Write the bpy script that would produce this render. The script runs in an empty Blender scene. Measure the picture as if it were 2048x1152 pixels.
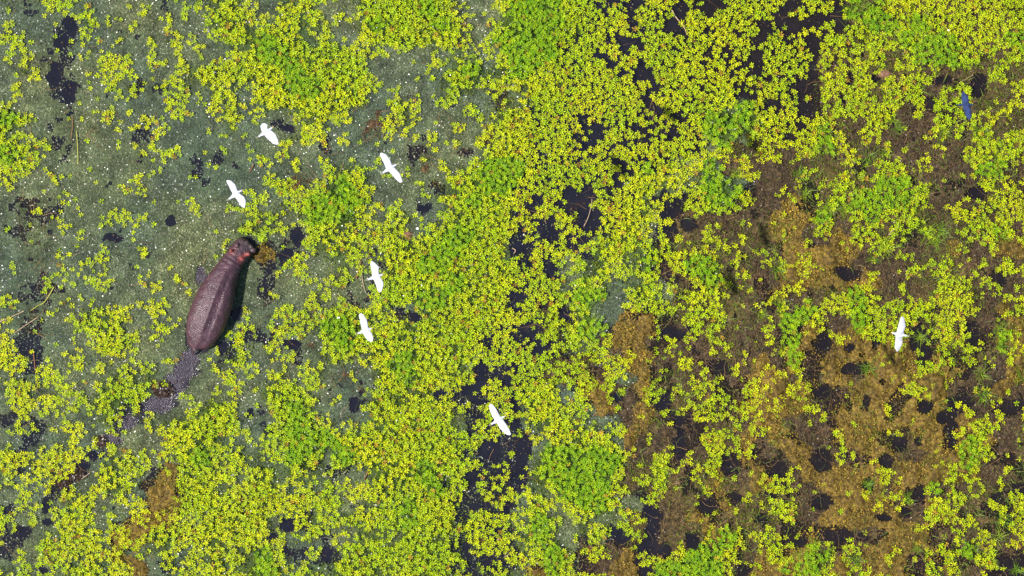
import bpy, bmesh, math, random
import numpy as np
from mathutils import Vector, Matrix

# ------------------------------------------------------------------ camera, sky, sun, exposure
S = 0.015            # metres per photo pixel on the water surface (the hippo is about 3.6 m long)
H = 120.0            # camera height over the water
scene = bpy.context.scene
COL = scene.collection
cam_d = bpy.data.cameras.new('camera'); cam = bpy.data.objects.new('camera', cam_d); COL.objects.link(cam)
cam.location = (0, 0, H); cam.rotation_euler = (0, 0, 0)
cam_d.sensor_width = 36; cam_d.lens = 36 * H / (2048 * S)
cam_d.clip_start = 1; cam_d.clip_end = 3000
scene.camera = cam

SUN = Vector((-0.52, -0.06, 0.80)).normalized()
EL = math.asin(SUN.z); AZ = math.atan2(SUN.x, SUN.y)
world = bpy.data.worlds.new('World'); scene.world = world; world.use_nodes = True
nt = world.node_tree; nt.nodes.clear()
sky = nt.nodes.new('ShaderNodeTexSky'); sky.sky_type = 'NISHITA'; sky.sun_disc = False
sky.sun_elevation = EL; sky.sun_rotation = AZ; sky.air_density = 1.0; sky.dust_density = 1.0
bg = nt.nodes.new('ShaderNodeBackground'); bg.inputs[1].default_value = 0.09
wo = nt.nodes.new('ShaderNodeOutputWorld')
nt.links.new(sky.outputs[0], bg.inputs[0]); nt.links.new(bg.outputs[0], wo.inputs[0])
sd = bpy.data.lights.new('sun', 'SUN'); sd.energy = 4.2; sd.angle = math.radians(0.53); sd.color = (1.0, 0.955, 0.88)
so = bpy.data.objects.new('sun', sd); COL.objects.link(so)
so.rotation_euler = SUN.to_track_quat('Z', 'Y').to_euler(); so.location = (-30, 0, 60)
scene.view_settings.view_transform = 'Standard'; scene.view_settings.look = 'None'
scene.view_settings.exposure = 1.0; scene.view_settings.gamma = 1.0
scene.view_settings.use_curve_mapping = False

random.seed(7); R = np.random.default_rng(11)

# ------------------------------------------------------------------ helpers
def P(px, py, z=0.0):
    k = S * (H - z) / H
    return Vector(((px - 1024) * k, (576 - py) * k, z))

def tag(o, label=None, cat=None, group=None, kind=None):
    if label: o['label'] = label
    if cat: o['category'] = cat
    if group: o['group'] = group
    if kind: o['kind'] = kind
    return o

def link(name, me, mat=None, parent=None):
    o = bpy.data.objects.new(name, me); COL.objects.link(o)
    if mat is not None and me is not None and not me.materials: me.materials.append(mat)
    if parent: o.parent = parent
    return o

def mesh_np(name, v, f, n, col=None, smooth=False):
    """v (N,3), f (M,n) -> mesh; col (N,3) or (N,4) as point colour attribute 'tint'"""
    me = bpy.data.meshes.new(name)
    v = np.ascontiguousarray(v, dtype=np.float32); f = np.ascontiguousarray(f, dtype=np.int32)
    me.vertices.add(len(v)); me.vertices.foreach_set('co', v.ravel())
    me.loops.add(f.size); me.loops.foreach_set('vertex_index', f.ravel())
    me.polygons.add(len(f)); me.polygons.foreach_set('loop_start', np.arange(0, f.size, n, dtype=np.int32))
    me.update(calc_edges=True)
    if smooth: me.polygons.foreach_set('use_smooth', np.ones(len(f), dtype=bool))
    if col is not None: add_tint(me, col)
    return me

def add_tint(me, col):
    a = me.attributes.new('tint', 'FLOAT_COLOR', 'POINT')
    c = np.ones((len(col), 4), dtype=np.float32); c[:, :col.shape[1]] = col
    a.data.foreach_set('color', c.ravel())

def mat_new(name):
    m = bpy.data.materials.new(name); m.use_nodes = True
    t = m.node_tree; b = t.nodes['Principled BSDF']; o = t.nodes['Material Output']
    return m, t, b, o

def nd(t, typ, **kw):
    n = t.nodes.new(typ)
    for k, v in kw.items(): setattr(n, k, v)
    return n

def noise_node(t, scale, detail=3, rough=0.6, vec=None):
    n = nd(t, 'ShaderNodeTexNoise'); n.inputs['Scale'].default_value = scale
    n.inputs['Detail'].default_value = detail; n.inputs['Roughness'].default_value = rough
    if vec is not None: t.links.new(vec, n.inputs['Vector'])
    return n

def ramp(t, src, stops):
    r = nd(t, 'ShaderNodeValToRGB'); e = r.color_ramp.elements
    while len(e) < len(stops): e.new(0.5)
    for q, (p, c) in zip(e, stops):
        q.position = p; q.color = (*c, 1) if len(c) == 3 else c
    t.links.new(src, r.inputs[0]); return r

def mul_colour(t, a, b, fac=1.0):
    m = nd(t, 'ShaderNodeMix', data_type='RGBA', blend_type='MULTIPLY')
    m.inputs['Factor'].default_value = fac
    t.links.new(a, m.inputs['A']); t.links.new(b, m.inputs['B'])
    return m.outputs['Result']

def bump(t, b, src, strength, dist):
    n = nd(t, 'ShaderNodeBump'); n.inputs['Strength'].default_value = strength; n.inputs['Distance'].default_value = dist
    t.links.new(src, n.inputs['Height']); t.links.new(n.outputs[0], b.inputs['Normal']); return n

# ------------------------------------------------------------------ materials
def leaf_material(name, trans=0.25, rough=0.42, spec=0.4):
    m, t, b, o = mat_new(name)
    a = nd(t, 'ShaderNodeAttribute', attribute_name='tint')
    geo = nd(t, 'ShaderNodeNewGeometry')
    n = noise_node(t, 9.0, 2, 0.6, geo.outputs['Position'])
    r = ramp(t, n.outputs[0], [(0.3, (0.82, 0.82, 0.8)), (0.7, (1.1, 1.08, 1.0))])
    c = mul_colour(t, a.outputs['Color'], r.outputs[0])
    t.links.new(c, b.inputs['Base Color'])
    b.inputs['Roughness'].default_value = rough; b.inputs['Specular IOR Level'].default_value = spec
    tr = nd(t, 'ShaderNodeBsdfTranslucent'); t.links.new(c, tr.inputs['Color'])
    mx = nd(t, 'ShaderNodeMixShader'); mx.inputs[0].default_value = trans
    t.links.new(b.outputs[0], mx.inputs[1]); t.links.new(tr.outputs[0], mx.inputs[2]); t.links.new(mx.outputs[0], o.inputs[0])
    return m
M_LEAF = leaf_material('rosette_leaf', 0.22, 0.5, 0.16)
M_FLECK = leaf_material('duckweed_leaf', 0.05, 0.30, 0.35)
M_LITTER = leaf_material('dead_leaf', 0.05, 0.55, 0.12)
M_GRASS = leaf_material('grass_blade', 0.2, 0.5, 0.2)

def film_material(name, stops, scale, bs, bd):
    m, t, b, o = mat_new(name)
    geo = nd(t, 'ShaderNodeNewGeometry'); a = nd(t, 'ShaderNodeAttribute', attribute_name='tint')
    n = noise_node(t, scale, 5, 0.7, geo.outputs['Position'])
    r = ramp(t, n.outputs[0], stops)
    c = mul_colour(t, r.outputs[0], a.outputs['Color']); t.links.new(c, b.inputs['Base Color'])
    n2 = noise_node(t, scale * 1.6, 3, 0.7, geo.outputs['Position']); bump(t, b, n2.outputs[0], bs, bd)
    b.inputs['Roughness'].default_value = 0.6; b.inputs['Specular IOR Level'].default_value = 0.1
    return m
M_DUCK = film_material('duckweed_film', [(0.32, (0.016, 0.022, 0.015)), (0.5, (0.044, 0.060, 0.032)), (0.7, (0.090, 0.112, 0.055))], 14, 0.6, 0.02)
M_MOSS = film_material('ochre_moss', [(0.34, (0.022, 0.013, 0.005)), (0.5, (0.085, 0.054, 0.012)), (0.68, (0.20, 0.130, 0.020))], 9, 0.8, 0.03)
M_PEAT = film_material('rotting_mat', [(0.32, (0.010, 0.007, 0.006)), (0.5, (0.036, 0.024, 0.013)), (0.7, (0.110, 0.072, 0.032))], 10, 0.7, 0.03)

def water_material():
    m, t, b, o = mat_new('murky_water')
    a = nd(t, 'ShaderNodeAttribute', attribute_name='tint')
    geo = nd(t, 'ShaderNodeNewGeometry')
    n = noise_node(t, 2.2, 4, 0.6, geo.outputs['Position'])
    r = ramp(t, n.outputs[0], [(0.3, (0.7, 0.7, 0.75)), (0.7, (1.25, 1.2, 1.15))])
    t.links.new(mul_colour(t, a.outputs['Color'], r.outputs[0]), b.inputs['Base Color'])
    b.inputs['Roughness'].default_value = 0.08; b.inputs['IOR'].default_value = 1.33
    n1 = noise_node(t, 4.5, 3, 0.55, geo.outputs['Position']); n2 = noise_node(t, 17, 3, 0.6, geo.outputs['Position'])
    ad = nd(t, 'ShaderNodeMath', operation='ADD'); t.links.new(n1.outputs[0], ad.inputs[0]); t.links.new(n2.outputs[0], ad.inputs[1])
    bp = bump(t, b, ad.outputs[0], 0.25, 0.05)
    ro = nd(t, 'ShaderNodeMath', operation='MULTIPLY_ADD'); ro.inputs[1].default_value = .14; ro.inputs[2].default_value = .08
    t.links.new(a.outputs['Alpha'], ro.inputs[0]); t.links.new(ro.outputs[0], b.inputs['Roughness'])
    st = nd(t, 'ShaderNodeMath', operation='MULTIPLY_ADD'); st.inputs[1].default_value = 1.0; st.inputs[2].default_value = 0.10
    t.links.new(a.outputs['Alpha'], st.inputs[0]); t.links.new(st.outputs[0], bp.inputs['Strength'])
    tr = nd(t, 'ShaderNodeBsdfTransparent'); tr.inputs[0].default_value = (0.75, 0.72, 0.62, 1)
    mx = nd(t, 'ShaderNodeMixShader'); mx.inputs[0].default_value = 0.25
    t.links.new(b.outputs[0], mx.inputs[1]); t.links.new(tr.outputs[0], mx.inputs[2]); t.links.new(mx.outputs[0], o.inputs[0])
    return m
M_WATER = water_material()

def plain(name, colour, rough=0.6, spec=0.3, var=0.3, scale=20):
    m, t, b, o = mat_new(name)
    tc = nd(t, 'ShaderNodeTexCoord')
    n = noise_node(t, scale, 4, 0.65, tc.outputs['Object'])
    lo = tuple(c * (1 - var) for c in colour); hi = tuple(min(1, c * (1 + var)) for c in colour)
    r = ramp(t, n.outputs[0], [(0.3, lo), (0.7, hi)]); t.links.new(r.outputs[0], b.inputs['Base Color'])
    b.inputs['Roughness'].default_value = rough; b.inputs['Specular IOR Level'].default_value = spec
    bump(t, b, n.outputs[0], 0.3, 0.01)
    return m
M_BED = plain('pond_mud', (0.055, 0.040, 0.026), 0.8, 0.2, 0.4, 1.5)
M_STRAW = plain('pale_straw', (0.34, 0.24, 0.14))
M_RUST = plain('rusty_twig', (0.20, 0.085, 0.035))
M_GREENSTEM = plain('yellow_stem', (0.34, 0.33, 0.05))
M_DARKTWIG = plain('dark_twig', (0.05, 0.032, 0.02))
M_CLOD = plain('peat_clod', (0.16, 0.085, 0.05), 0.8, 0.2, 0.5, 9)
M_WET = plain('wet_uprooted_weed', (0.035, 0.018, 0.010), 0.35, 0.5, 0.5, 12)
M_PETAL = plain('white_petal', (0.75, 0.74, 0.68), 0.5, 0.3, 0.1)
M_BILL = plain('yellow_bill', (0.62, 0.45, 0.22), 0.5, 0.3, 0.1)
M_FOOT = plain('dark_foot', (0.30, 0.28, 0.20), 0.6, 0.3, 0.2)
M_SLATEBILL = plain('slate_bill', (0.03, 0.05, 0.09), 0.5, 0.3, 0.2)

def feather_material(name, colour, edge):
    m, t, b, o = mat_new(name)
    tc = nd(t, 'ShaderNodeTexCoord')
    w = nd(t, 'ShaderNodeTexWave', wave_type='BANDS', bands_direction='Y'); w.inputs['Scale'].default_value = 9
    w.inputs['Distortion'].default_value = 1.5; w.inputs['Detail'].default_value = 2
    t.links.new(tc.outputs['Object'], w.inputs['Vector'])
    n = noise_node(t, 7, 3, 0.6, tc.outputs['Object'])
    r = ramp(t, n.outputs[0], [(0.35, edge), (0.6, colour)]); t.links.new(r.outputs[0], b.inputs['Base Color'])
    b.inputs['Roughness'].default_value = 0.75; b.inputs['Specular IOR Level'].default_value = 0.2
    bump(t, b, w.outputs[0], 0.35, 0.012)
    return m
M_WHITE = feather_material('white_plumage', (0.46, 0.46, 0.50), (0.38, 0.385, 0.44))
M_SLATE = feather_material('slate_plumage', (0.020, 0.036, 0.105), (0.010, 0.018, 0.060))

# ------------------------------------------------------------------ maps of the marsh, one letter per half metre (32 photo pixels)
# plants: 0-9 share of the surface under yellow-green rosettes, a-i the same for lush green ones
PLANTS = """
4144551233115675 2666346888h85006 hhh8867588764655 54763ff888887788
3102172231343786 5776526h777h7127 hhh8877685387664 542546gh8h888888
4211011023432577 h77562478888736h hhh7875578677766 87545578h8hh888h
2530112314343246 hh88886111236625 hhg7665588777756 873567645hhh8536
1641123441367777 88h8787210157h67 h668686438886655 8735655457554342
1211013541555653 88hh888411057654 6778887748867666 7745586876367346
4321020010441464 7788887256254347 57876878578776f7 6534688874476365
h640021322222471 4156630156112457 888867877478ggg7 7636777633675631
6420013204210451 1154100024423466 888865775577gg66 646g742313224666
h730000143410121 1243232320202368 8886568777554256 545f643444116886
5520000222100010 43416663100146hh h8888647g654g241 2344435652034gg3
5200100131012002 56416h74204578hh 888537678656gg42 0223576hh5021366
0000000021123202 355hhhh221457h78 867106886477gg51 43236hhhh6022567
1220003431133236 655hhh7466447887 7776178773235461 112f68h778236777
0020000132010257 630676646357hh88 7437578843014562 11652762273467f5
0001131121000052 43167765888hh886 2564478676364633 4330011422443352
0001142110200001 1263564388hh8887 77345756g36gg400 3540001043355545
1223042002120000 023355227888h888 876266557346h722 7430014352676236
2011032434220000 0105430488hh8886 4886ff3781788502 41437h6541788425
3133366544200003 0455576743688878 68645e1246687501 4gf56h8886787247
2121567632300024 0465hh7687888867 4387fe1012357514 4f552h86568733f4
4233027651020245 23136h7778888765 6477642102425625 5g241036416875f3
6242254434400464 02436647hh888645 7466555321512124 2g32001322654233
4554345666100235 362551068h878444 5865644001335423 4430002546211232
4744347765112341 7875201686854557 8872655443536655 3633000146411232
3534567772146860 48h6432888875646 5875513144666723 4665100420034222
2345436556678871 17h6535688766566 4777654102316635 1540120410146533
3215533300688743 66hhh88878886653 5266765105217431 330230201004f520
655643566348h666 54h84h8788887624 45hhhhh445357422 510043400145g542
6565237653277655 7676554788h87366 27hhhh6466266114 4200002303465342
4345547752478656 85565447778h7366 466hhh6246244114 6410004113h63241
4434752422678767 767674567h887566 4646hh6441031136 6600002132651325
3545763555635788 746746768h886777 3h52655510003456 6600000012442234
4156665537747767 5555526757777666 6h63664620156h64 2110100002255444
2366665645646766 g543467777877556 66h65530166hh632 54ff34010427g642
5535676643655767 h656687767777567 52h631005hhhh613 3fg4433104356543
"""
# surface between the rosettes: d duckweed, w clear dark water, m muddy stems, b rotting brown mat, o ochre moss, r rusty dead leaves
GROUND = """
dwddddddddwddddd wddddddddddddddd ddddwwwwwwwwwwww wwwwwbbbbbbbbbbb
ddddwddddddddddd dddddddddddddmdd ddddwwwwwwwwwwww wwwwwbbbbbbbbbbb
dddwwddddddddddd dddddddddddddwdd ddddwwwwwwwwwwww wwwwbbbbbbbbbbbb
ddwwwddddddddddd dddddddddddddddd dddwwwwwwwwwwwww wwwbbbbbbbbbbbbb
dddmwddddddddddd dddddddddddddddd dddwwwwwwwwwwwww wwwbbbbbbbbbbbbb
dddwwdddmddddddd dddddddddddddddm dddwwwwwwwwwwwww wwwbbbbbbbbbbbbb
dddwwdddddddwddd ddddddddddddwddm dddwwwwwwwwwdddw wwwbbbbbbwbbbbbb
dddwwddddmdddmdd dwddddwrrddmdddd dwwwwwwwwwwwdddd wwwbbbbbbbbbbbbb
ddwwwdddwwdddddd ddddwddrddddddrd dwwwwwwwwwwwdddb wwwbbbbbbbbbbbbb
dddwwddddddddwdd ddddmmdddmmdmmdd wwwwwwwwwwwwdbbb bbbbbbbbbbbbbbbb
ddwdwdddddddwddd ddddddddddrddddd dwwwwwwwwwdddbbb bbbbbbbbbbbbbbbb
dddmwddddddddddd ddrrdddddddrdddd wwwwwwwddddddddb bbbbbbbbbbbbbwbb
wmmwdddddddddddd ddwdddddddwddddd wwwwmwwwdwwwddbb bobbbbbbbbbbbbbb
dmmwddddddwddddd ddddddddddwddddd wwwwmwwddwmmmmbb ooobbbbbbbbbbbbb
wmmwdddwdddddddd ddwwddddrmdddddd wwwwwwwddwbmbbbb oobbobbbbbbbbbob
dmmwddwddddddddd owwddddmdddddddd wwwwwddddbbbbbbb booooobbbbbobboo
dmmddddddddddddd wwmddddmdddddddd wwwddddddmmddbbb boooobbbbbbbrbbb
ddwwddddddddwddd wdddwwdmdddddddd wwwdddddddmmrbbr boooooobbbbbbbwb
dmmmdddddddddddd mddddmmddddddddw wwwdddddddbbbbbb obmbbbbbmmbbbbbb
dmmddddddddddddd dddrddddmmdddddw wwbbdddoobbbbbbb bbmbbbbbbmbbbbob
dmmddddddddddddw drddddddddddddww wwbdddooobmmmbbb bmobbobbbwbbwmbo
dwwdddddddddddwd rdwrddddddddddww wwwddboobbmmmbbb boowoowoowbbbmoo
dwwddddddddwdwdd ddmdddddddddddww wwbbbdboobbmmbmo boboooooowobobmo
dwwddddddddwwddd dddddrmddddddwww wwbbobddobbbbmmo obboomoooooommbo
dddwddddddwwdddd ddddddrddddwwwww wdddoobbobbbbbro ooommooomoommbob
dwwdddddwwwddddd wdddddmddddwwwww wddddobbowbbbboo oobmooomooowwbww
wwwddddwwddddddd wddddddddddddwww wddddddbobwmbbbo obmmooooooowobbb
dwddddwwdddddddd ddddddddddddwwww wddddddobmmmobob oombooobmoowoobb
dwddddwddddddddd ddddddddddddwwww wddddddbbmmbbbob boobmmoommooobbb
dwddmwdddwoddddd ddddwmdddddddwww wddddddbbmmbobmo wbooooobooooobbb
dddmwddddooddddd ddddddddddddwwww wdddddbbbmbbobmo wbmoooomoobbbbbw
wddwdddddoomdddd ddddddddddddwwww ddddddddwmmbmobb bbmboooobmobbbwb
wdddddddoooddddd dwwdddddddddwwww dddddddbwmmoobbw bbbooooommoobbbb
wwdddddooddwdddd dwddwddddddddwww ddddddwbwmbboobb bwommmmooommbbbb
wddddddodddddddd dwwdwdddddddwwww ddbdmmbowmbdbbbo boobbmooomobbbbb
ddwdddddodwddddd ddddddddddddwwww dobdmmoowmdddbwo ooobobooommbbbww
"""
# open pools, plus one dark hole drawn in for a shadowed valley in the moss: x, y, half width, half height in photo pixels
POOLS = """1230,2,15,6 1278,5,12,8 1252,45,4,6 1346,52,18,17 1284,66,5,9 1234,83,9,9 1276,91,11,13 1235,125,9,6 1248,112,4,9
1250,151,9,7 1288,150,19,15 1294,198,11,10 1313,222,11,16 1306,252,16,9 1194,255,20,8 1424,15,22,10 1524,45,12,12 1486,135,10,6
1256,247,6,5 1194,112,6,8 1558,25,14,13 1591,55,18,11 1623,82,11,17 1673,25,10,28 1618,150,10,14 1696,157,5,16 1685,197,5,13
1603,197,6,20 1758,120,5,9 1748,152,8,7 1881,160,20,10 1861,207,14,12 1956,170,17,22 1141,395,17,18 1171,395,14,20 1169,428,14,24
1171,295,12,7 1241,323,17,9 1086,460,7,8 1110,463,8,8 1164,480,15,12 1134,485,9,14 1039,500,16,14 1106,533,9,10 1081,395,9,5
1379,448,13,15 1339,460,14,10 958,686,4,5 984,663,6,6 999,703,6,9 959,736,13,14 964,766,13,14 1012,763,12,10 934,776,18,8
947,798,16,8 882,786,10,8 1036,594,13,12 1059,663,12,16 1076,696,12,9 1131,626,14,12 1029,736,8,14 1031,808,8,12 1031,848,8,10
982,901,24,20 944,954,15,18 949,1014,14,8 974,1011,7,8 999,964,10,8 1014,1011,12,9 972,1121,17,12 932,1094,7,10 574,1051,15,12
652,1104,10,14 542,1076,10,7 997,1061,6,6 1046,884,20,15 1054,900,10,12 1034,944,14,12 594,475,13,15 572,508,15,10 847,418,12,6
835,635,12,10 402,551,12,18 474,632,12,14 446,694,8,11 1691,545,26,12 1711,736,24,12 1698,693,12,7 1648,681,12,14 1831,686,16,14
1826,661,8,12 1731,806,9,12 1886,831,12,14 1848,816,15,9 1646,784,16,10 1946,676,12,15 1803,889,12,12 1833,884,8,9 1773,921,13,13
1643,1006,20,14 1671,1071,30,12 1726,1079,16,8 1808,1024,12,12 1766,1036,17,9 1838,989,12,16 1736,971,12,12 1643,921,20,20
1601,1084,12,10 1304,1031,15,15 1324,1104,14,16 1299,1089,10,35 1414,1014,20,12 1459,926,20,20 1471,1001,10,14 1384,1081,14,17
1359,894,12,28 1251,1079,14,8 1346,668,34,10 1444,736,16,12 1231,793,12,10 1331,801,13,22 378,718,22,14 368,738,22,16 354,760,20,18
340,780,16,14 318,808,34,14 295,818,18,10 257,846,14,10 225,879,18,8 185,905,10,9 165,929,11,11 135,961,15,7 95,1014,9,14
97,1049,12,9 44,1064,15,15 87,1139,12,8 142,50,12,17 127,85,12,14 107,145,13,22 140,180,12,22 338,440,11,12 225,478,18,9
575,255,12,7 1955,385,20,12 1700,90,5,4 585,690,12,8 712,810,16,12 500,825,8,9"""

pl = [''.join(r.split()) for r in PLANTS.strip().split('\n')]
gr = [''.join(r.split()) for r in GROUND.strip().split('\n')]
assert len(pl) == 36 and len(gr) == 36 and all(len(r) == 64 for r in pl + gr), [(i, len(r)) for i, r in enumerate(pl + gr) if len(r) != 64]
DENS = np.array([[int(c) if c.isdigit() else ord(c) - 96 for c in r] for r in pl], float) / 9
GREEN = np.array([[0.0 if c.isdigit() else 1.0 for c in r] for r in pl])
CODE = np.array([['dwmbor'.index(c) for c in r] for r in gr])

_lat = {}
def vnoise(x, y, wl, seed):
    """smooth value noise, 0..1, wavelength wl metres"""
    if seed not in _lat: _lat[seed] = np.random.default_rng(1000 + seed).random((257, 257))
    L = _lat[seed]; u = x / wl + 128; v = y / wl + 128
    i = np.floor(u).astype(int); j = np.floor(v).astype(int); fu = u - i; fv = v - j
    fu = fu * fu * (3 - 2 * fu); fv = fv * fv * (3 - 2 * fv)
    g = lambda a, b: L[np.mod(b, 256), np.mod(a, 256)]
    return (g(i, j) * (1 - fu) + g(i + 1, j) * fu) * (1 - fv) + (g(i, j + 1) * (1 - fu) + g(i + 1, j + 1) * fu) * fv
def fbm(x, y, wl, seed, oct=3):
    s = 0; a = 0.5; t = 0
    for k in range(oct):
        s = s + a * vnoise(x + 3.1 * k, y - 1.7 * k, wl / 2 ** k, seed * 10 + k); t += a; a *= 0.55
    return s / t
def bil(A, x, y):
    """sample a map at world x, y (edge cells go on outside the photo)"""
    u = np.clip((x / S + 1024) / 32 - 0.5, 0, 62.999); v = np.clip((576 - y / S) / 32 - 0.5, 0, 34.999)
    i = u.astype(int); j = v.astype(int); fu = u - i; fv = v - j
    return (A[j, i] * (1 - fu) + A[j, i + 1] * fu) * (1 - fv) + (A[j + 1, i] * (1 - fu) + A[j + 1, i + 1] * fu) * fv
POOL = np.array([[float(q) for q in e.split(',')] for e in POOLS.split()])
pool_x = (POOL[:, 0] - 1024) * S; pool_y = (576 - POOL[:, 1]) * S; pool_a = POOL[:, 2] * S; pool_b = POOL[:, 3] * S
def pool_depth(x, y):
    """>0 inside an open pool"""
    wx = x + 0.34 * (fbm(x, y, 0.42, 31, 4) - 0.5); wy = y + 0.34 * (fbm(x, y, 0.42, 32, 4) - 0.5)
    best = np.full(x.shape, -9.0)
    for X, Y, a, b in zip(pool_x, pool_y, pool_a, pool_b):
        k = np.nonzero((np.abs(x - X) < 2 * a + 0.4) & (np.abs(y - Y) < 2 * b + 0.4))
        d = 1 - np.sqrt(((wx[k] - X) / a) ** 2 + ((wy[k] - Y) / b) ** 2)
        best[k] = np.maximum(best[k], d)
    return best
def ground_weights(x, y):
    """weights (N,6) of d w m b o r with ragged borders"""
    wx = x + 0.55 * (fbm(x, y, 0.9, 41) - 0.5) + 0.25 * (fbm(x, y, 0.22, 43) - 0.5)
    wy = y + 0.55 * (fbm(x, y, 0.9, 42) - 0.5) + 0.25 * (fbm(x, y, 0.22, 44) - 0.5)
    W = np.stack([bil((CODE == k).astype(float), wx, wy) for k in range(6)], -1)
    lf = np.clip((1.0 - x) / 3, 0, 1)[..., None]; half = .38 * W[..., 1:2] * lf; hm_ = .45 * W[..., 2:3] * lf; hr = .35 * W[..., 5:6] * lf
    W[..., 0:1] += half + hm_ + hr; W[..., 1:2] -= half; W[..., 2:3] -= hm_; W[..., 5:6] -= hr
    p = np.clip((pool_depth(x, y) + .30) / .55, 0, 1)[..., None]; W = W * (1 - p); W[..., 1:2] += p
    return W / W.sum(-1, keepdims=True)

# hippo outline as capsule chain: photo px centre and half width px
HZ = [(190, 965, 14), (197, 930, 74), (228, 872, 122), (268, 770, 150), (308, 660, 154), (346, 555, 147), (386, 455, 124), (426, 372, 101),
      (466, 304, 86), (500, 252, 80), (530, 215, 85), (560, 180, 84), (584, 156, 78), (602, 140, 60), (613, 130, 30)]
HP = [(340 + a / 3.842, 450 + b / 3.84, w / 3.842) for a, b, w in HZ]
def in_hippo(x, y, grow=0.0):
    r = np.zeros(x.shape, bool)
    for (a, b, w), (a2, b2, w2) in zip(HP[1:], HP[2:]):
        for f in (0, 0.34, 0.67):
            X = (a + (a2 - a) * f - 1024) * S; Y = (576 - (b + (b2 - b) * f)) * S; W = (w + (w2 - w) * f) * S + grow
            r |= (x - X) ** 2 + (y - Y) ** 2 < W * W
    return r

# ------------------------------------------------------------------ setting: pond bed and water
XM, YM = 18.6, 11.9          # built marsh, a little beyond the frame
bed = mesh_np('pond_bed', np.array([(-600, -600, -.72), (600, -600, -.72), (600, 600, -.72), (-600, 600, -.72)]), np.array([[0, 1, 2, 3]]), 4)
tag(link('pond_bed', bed, M_BED), kind='structure')
gx = np.concatenate([[-600, -60], np.arange(-XM, XM + .01, 0.08), [60, 600]]); gy = np.concatenate([[-600, -60], np.arange(-YM, YM + .01, 0.08), [60, 600]])
X, Y = np.meshgrid(gx, gy); W = ground_weights(X, Y)
tints = np.array([(.013, .014, .018), (.0105, .0115, .020), (.016, .0115, .011), (.015, .011, .0085), (.020, .013, .007), (.018, .011, .008)])
murk = W @ tints + (W[..., 1] * np.clip((X - 3) / 3, 0, 1))[..., None] * np.array((.002, -.001, -.008))
stir = np.zeros(X.shape)
for px, py, r in ((402, 551, 26), (378, 718, 24), (366, 742, 26), (350, 768, 26), (318, 808, 28), (257, 846, 18), (225, 880, 18), (410, 530, 16)):
    q = P(px, py); stir = np.maximum(stir, np.exp(-((X - q.x) ** 2 + (Y - q.y) ** 2) / (r * S) ** 2))
murk = murk + stir[..., None] * np.array((.052, .042, .050))
nx, ny = len(gx), len(gy); idx = np.arange(nx * ny).reshape(ny, nx)
F = np.stack([idx[:-1, :-1], idx[:-1, 1:], idx[1:, 1:], idx[1:, :-1]], -1).reshape(-1, 4)
rip = 0.006 * (fbm(X, Y, 0.5, 51) - .5) + stir * 0.10 * (fbm(X, Y, 0.30, 52) - .5)
rip[:2] = rip[-2:] = 0; rip[:, :2] = rip[:, -2:] = 0
water = mesh_np('water', np.stack([X, Y, rip], -1).reshape(-1, 3), F, 4, np.concatenate([murk, stir[..., None]], -1).reshape(-1, 4), True)
tag(link('water', water, M_WATER), kind='structure')

# ------------------------------------------------------------------ floating films (real sheets with ragged edges)
c = 0.05
gx = np.arange(-XM, XM, c); gy = np.arange(-YM, YM, c); X, Y = np.meshgrid(gx, gy)
W = ground_weights(X, Y); HIP = in_hippo(X, Y, -0.05)
trail = stir_f = None
def film(name, k_keep, zfun, mat, tintfun, label, cat):
    keep = k_keep & ~HIP
    full = keep[:-1, :-1] & keep[1:, :-1] & keep[:-1, 1:] & keep[1:, 1:]
    idx = np.arange(X.size).reshape(X.shape)
    F = np.stack([idx[:-1, :-1], idx[:-1, 1:], idx[1:, 1:], idx[1:, :-1]], -1)[full]
    used, inv = np.unique(F, return_inverse=True); F = inv.reshape(-1, 4)
    jx = X + (R.random(X.shape) - .5) * c * .7; jy = Y + (R.random(X.shape) - .5) * c * .7
    V = np.stack([jx, jy, zfun()], -1).reshape(-1, 3)[used]
    me = mesh_np(name, V, F, 4, tintfun().reshape(-1, 3)[used], True)
    tag(link(name, me, mat), label, cat, kind='stuff')
nA = fbm(X, Y, 1.6, 61); nB = fbm(X, Y, 0.3, 62); nM = fbm(X, Y, 0.75, 66, 4); nF = fbm(X, Y, 0.14, 67, 2); rn = R.random(X.shape)
def keep_film(w, holes, mean=.30): return w > mean + holes * np.clip(nM - .46, 0, 1) * 3.2 + .45 * (nF - .5) + .35 * (nB - .5) + .16 * (rn - .5)
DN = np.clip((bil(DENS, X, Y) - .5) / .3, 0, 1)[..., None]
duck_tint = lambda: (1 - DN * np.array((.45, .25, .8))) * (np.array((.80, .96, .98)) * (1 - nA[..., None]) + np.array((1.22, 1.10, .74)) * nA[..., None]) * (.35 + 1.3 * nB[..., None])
film('duckweed_film', keep_film(W[..., 0] + W[..., 5] * .6, .55), lambda: .010 + .006 * nB, M_DUCK, duck_tint,
     'grey-green film of duckweed spread over the left half of the pond', 'duckweed')
moss_h = .6 * fbm(X, Y, 0.40, 63) + .4 * fbm(X, Y, .13, 68, 2)
film('ochre_moss', keep_film(W[..., 4] * 1.15, .62, .32), lambda: .012 + .36 * np.clip(moss_h - .34, 0, 1) * np.clip(W[..., 4] * 1.3 - .2, 0, 1), M_MOSS,
     lambda: np.ones(X.shape + (3,)) * (.45 + 1.1 * nM[..., None]), 'ochre moss mat with dark holes at lower right', 'moss')
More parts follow.
